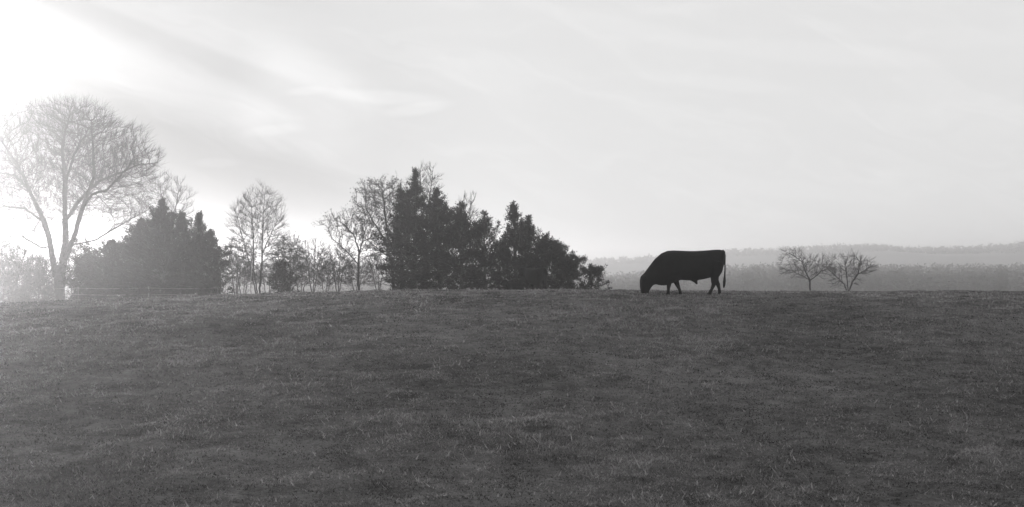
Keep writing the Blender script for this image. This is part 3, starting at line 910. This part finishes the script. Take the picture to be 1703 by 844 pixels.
bull_parts += [tube(lg(-.16, [(1117, 448, .17, .03), (1114, 458, .12, 0), (1112, 466, .082, 0), (1111, 472.5, .062, 0), (1110.6, 478, .045, 0), (1110.5, 482.5, .048, 0), (1110, 485, .058, 0), (1109.5, 487.6, .062, 0)])),
               tube(lg(.17, [(1118, 448, .17, -.03), (1122, 458, .12, 0), (1126, 466, .085, 0), (1129, 473, .062, 0), (1131.5, 479, .045, 0), (1132.8, 483, .048, 0), (1133, 485.5, .058, 0), (1132.8, 487.6, .062, 0)])),
               tube(lg(-.17, [(1192, 432, .22, .05), (1190, 446, .19, .02), (1187, 456, .13, 0), (1185.5, 464, .085, 0), (1185.5, 470, .068, 0), (1182.5, 477, .046, 0), (1179.5, 483, .05, 0), (1178, 485.5, .058, 0), (1177, 487.6, .062, 0)])),
               tube(lg(.17, [(1193, 432, .22, -.05), (1191.5, 446, .18, -.02), (1190.5, 456, .12, 0), (1192.5, 464, .08, 0), (1195.5, 470, .068, 0), (1197.5, 477, .046, 0), (1198.3, 483, .05, 0), (1198, 485.5, .058, 0), (1197.5, 487.6, .062, 0)])),
               tube(lg(0, [(1152, 459, .10, 0), (1157, 464, .065, 0), (1159, 468.5, .03, 0), (1159.3, 469.8, .015, 0)])),
               tube(lg(0, [(1201, 413.5, .05, 0), (1204, 415.5, .04, 0), (1205.6, 422, .03, 0), (1205.8, 434, .024, 0), (1205.6, 448, .024, 0), (1205.2, 456, .03, 0), (1204.8, 464, .045, 0), (1204.2, 471, .04, 0), (1203.6, 476, .018, 0)])),
               tube(lg(0, [(1190, 452, .06, 0), (1190, 460, .07, 0), (1190, 465, .05, 0)]))]
for s in (-1, 1):
    bull_parts.append(tube([((1070 - 1135) * K, s * .09, (487 - 455) * K, .03), ((1071.5 - 1135) * K, s * .17, (487 - 456) * K, .05, .5), ((1073 - 1135) * K, s * .23, (487 - 457.5) * K, .045, .5), ((1074 - 1135) * K, s * .28, (487 - 459) * K, .012)]))
BD = 42.55
bx = at(1135, BD)
animal('bull', bull_parts, .018, (bx, BD, float(ground(bx, BD)) - .012), 0, 'black bull grazing head down on the crest of the field', 'bull',
       eyes=[((1068.5 - 1135) * K, s * .118, (487 - 463.5) * K) for s in (-1, 1)])

# standing cow, head up a little, seen from behind in front of the cedars
cow_parts = [loft(HIND[:3] + [rg_((1186, 412.5), (1186, 457), .29), rg_((1172, 414), (1172, 462), .33), rg_((1158, 415), (1158, 465), .36), rg_((1145, 415), (1145, 465), .355), rg_((1132, 414), (1132, 463), .32),
                              rg_((1120, 413), (1120, 463), .27), rg_((1111, 413.5), (1112, 463), .23), rg_((1100, 414), (1107, 455), .17), rg_((1088, 414), (1097, 446), .13), rg_((1078, 412), (1089, 436), .115),
                              rg_((1069, 413), (1082, 433), .115), rg_((1062, 419), (1075, 435), .10), rg_((1056, 427), (1067, 439), .085), rg_((1052, 433), (1061, 441), .07), rg_((1051, 436), (1057, 441), .04)])]
cow_parts += [tube(lg(-.15, [(1117, 446, .15, .03), (1116, 456, .11, 0), (1116, 465, .075, 0), (1116, 472.5, .058, 0), (1116, 480, .042, 0), (1115.5, 485, .055, 0), (1115, 487.6, .058, 0)])),
              tube(lg(.15, [(1117, 446, .15, -.03), (1119, 456, .11, 0), (1120, 465, .075, 0), (1121, 472.5, .058, 0), (1121.5, 480, .042, 0), (1121, 485, .055, 0), (1120.5, 487.6, .058, 0)])),
              bull_parts[3], bull_parts[4], bull_parts[6]]
for s in (-1, 1):
    cow_parts.append(tube([((1076 - 1135) * K, s * .08, (487 - 417) * K, .03), ((1077 - 1135) * K, s * .17, (487 - 418) * K, .05, .5), ((1078 - 1135) * K, s * .23, (487 - 419) * K, .045, .5), ((1079 - 1135) * K, s * .28, (487 - 421) * K, .012)]))
CD = 78.5
cx = at(886, CD)
animal('cow', cow_parts, .022, (cx, CD, float(ground(cx, CD)) - .01), R(-62), 'dark cow standing end on in front of the cedars', 'cow', 'dark cattle by the cedars', 1.02)

# resting calf
H2 = [rg_((1196, 462), (1196, 482), .13), rg_((1190, 455), (1190, 487), .24), rg_((1178, 451), (1178, 487.5), .31), rg_((1164, 450), (1164, 487.5), .34), rg_((1150, 450), (1150, 487.5), .33), rg_((1138, 449.5), (1138, 487), .28),
      rg_((1130, 449), (1131, 483), .21), rg_((1122, 446), (1128, 472), .15), rg_((1114, 441), (1121, 461), .12), rg_((1107, 439), (1115, 456), .115), rg_((1101, 444), (1110, 458), .10), rg_((1095, 451), (1103, 461), .075), rg_((1092, 456), (1097, 461), .04)]
calf = [loft(H2)]
calf += [tube(lg(-.2, [(1140, 470, .12, 0), (1130, 480, .08, -.03), (1118, 484, .055, -.05), (1126, 486, .045, -.06), (1136, 486, .05, -.06)])),
         tube(lg(.2, [(1140, 470, .12, 0), (1130, 480, .08, .03), (1118, 484, .055, .05), (1126, 486, .045, .06)])),
         tube(lg(-.24, [(1184, 472, .18, .05), (1172, 478, .13, -.04), (1164, 484, .07, -.08), (1176, 486, .05, -.1), (1188, 486, .05, -.1)]))]
for s in (-1, 1):
    calf.append(tube([((1112 - 1135) * K, s * .08, (487 - 441) * K, .03), ((1113 - 1135) * K, s * .16, (487 - 442) * K, .05, .5), ((1114 - 1135) * K, s * .25, (487 - 445) * K, .012)]))
CD = 79.5
cx = at(852, CD)
animal('calf', calf, .022, (cx - .15, CD, float(ground(cx, CD)) - .02), R(40), 'dark calf lying in the grass beside the standing cow', 'calf', 'dark cattle by the cedars', .86)

# ------------------------------------------------------------------ haze
hv = np.array([[x, y, z] for x in (-7300, 7300) for y in (-7300, 7300) for z in (-28, 14.2)], float)
hf = np.array([[0, 1, 3, 2], [4, 6, 7, 5], [0, 4, 5, 1], [2, 3, 7, 6], [0, 2, 6, 4], [1, 5, 7, 3]])
hm = bpy.data.materials.new('haze'); hm.use_nodes = True
ht = hm.node_tree; ht.nodes.clear()
pv = ht.nodes.new('ShaderNodeVolumePrincipled'); ho = ht.nodes.new('ShaderNodeOutputMaterial')
pv.inputs['Color'].default_value = (.985, .98, .98, 1)
pv.inputs['Density'].default_value = HAZE_DENSITY
pv.inputs['Anisotropy'].default_value = HAZE_G
ht.links.new(pv.outputs[0], ho.inputs['Volume'])
hz = mesh_obj('haze', hv, hf, hm)
tag(hz, 'thin morning haze over the whole place', kind='stuff')
print('tris', sum(len(o.data.polygons) for o in bpy.data.objects if o.type == 'MESH'), 'zmin', V[:, 2].min())
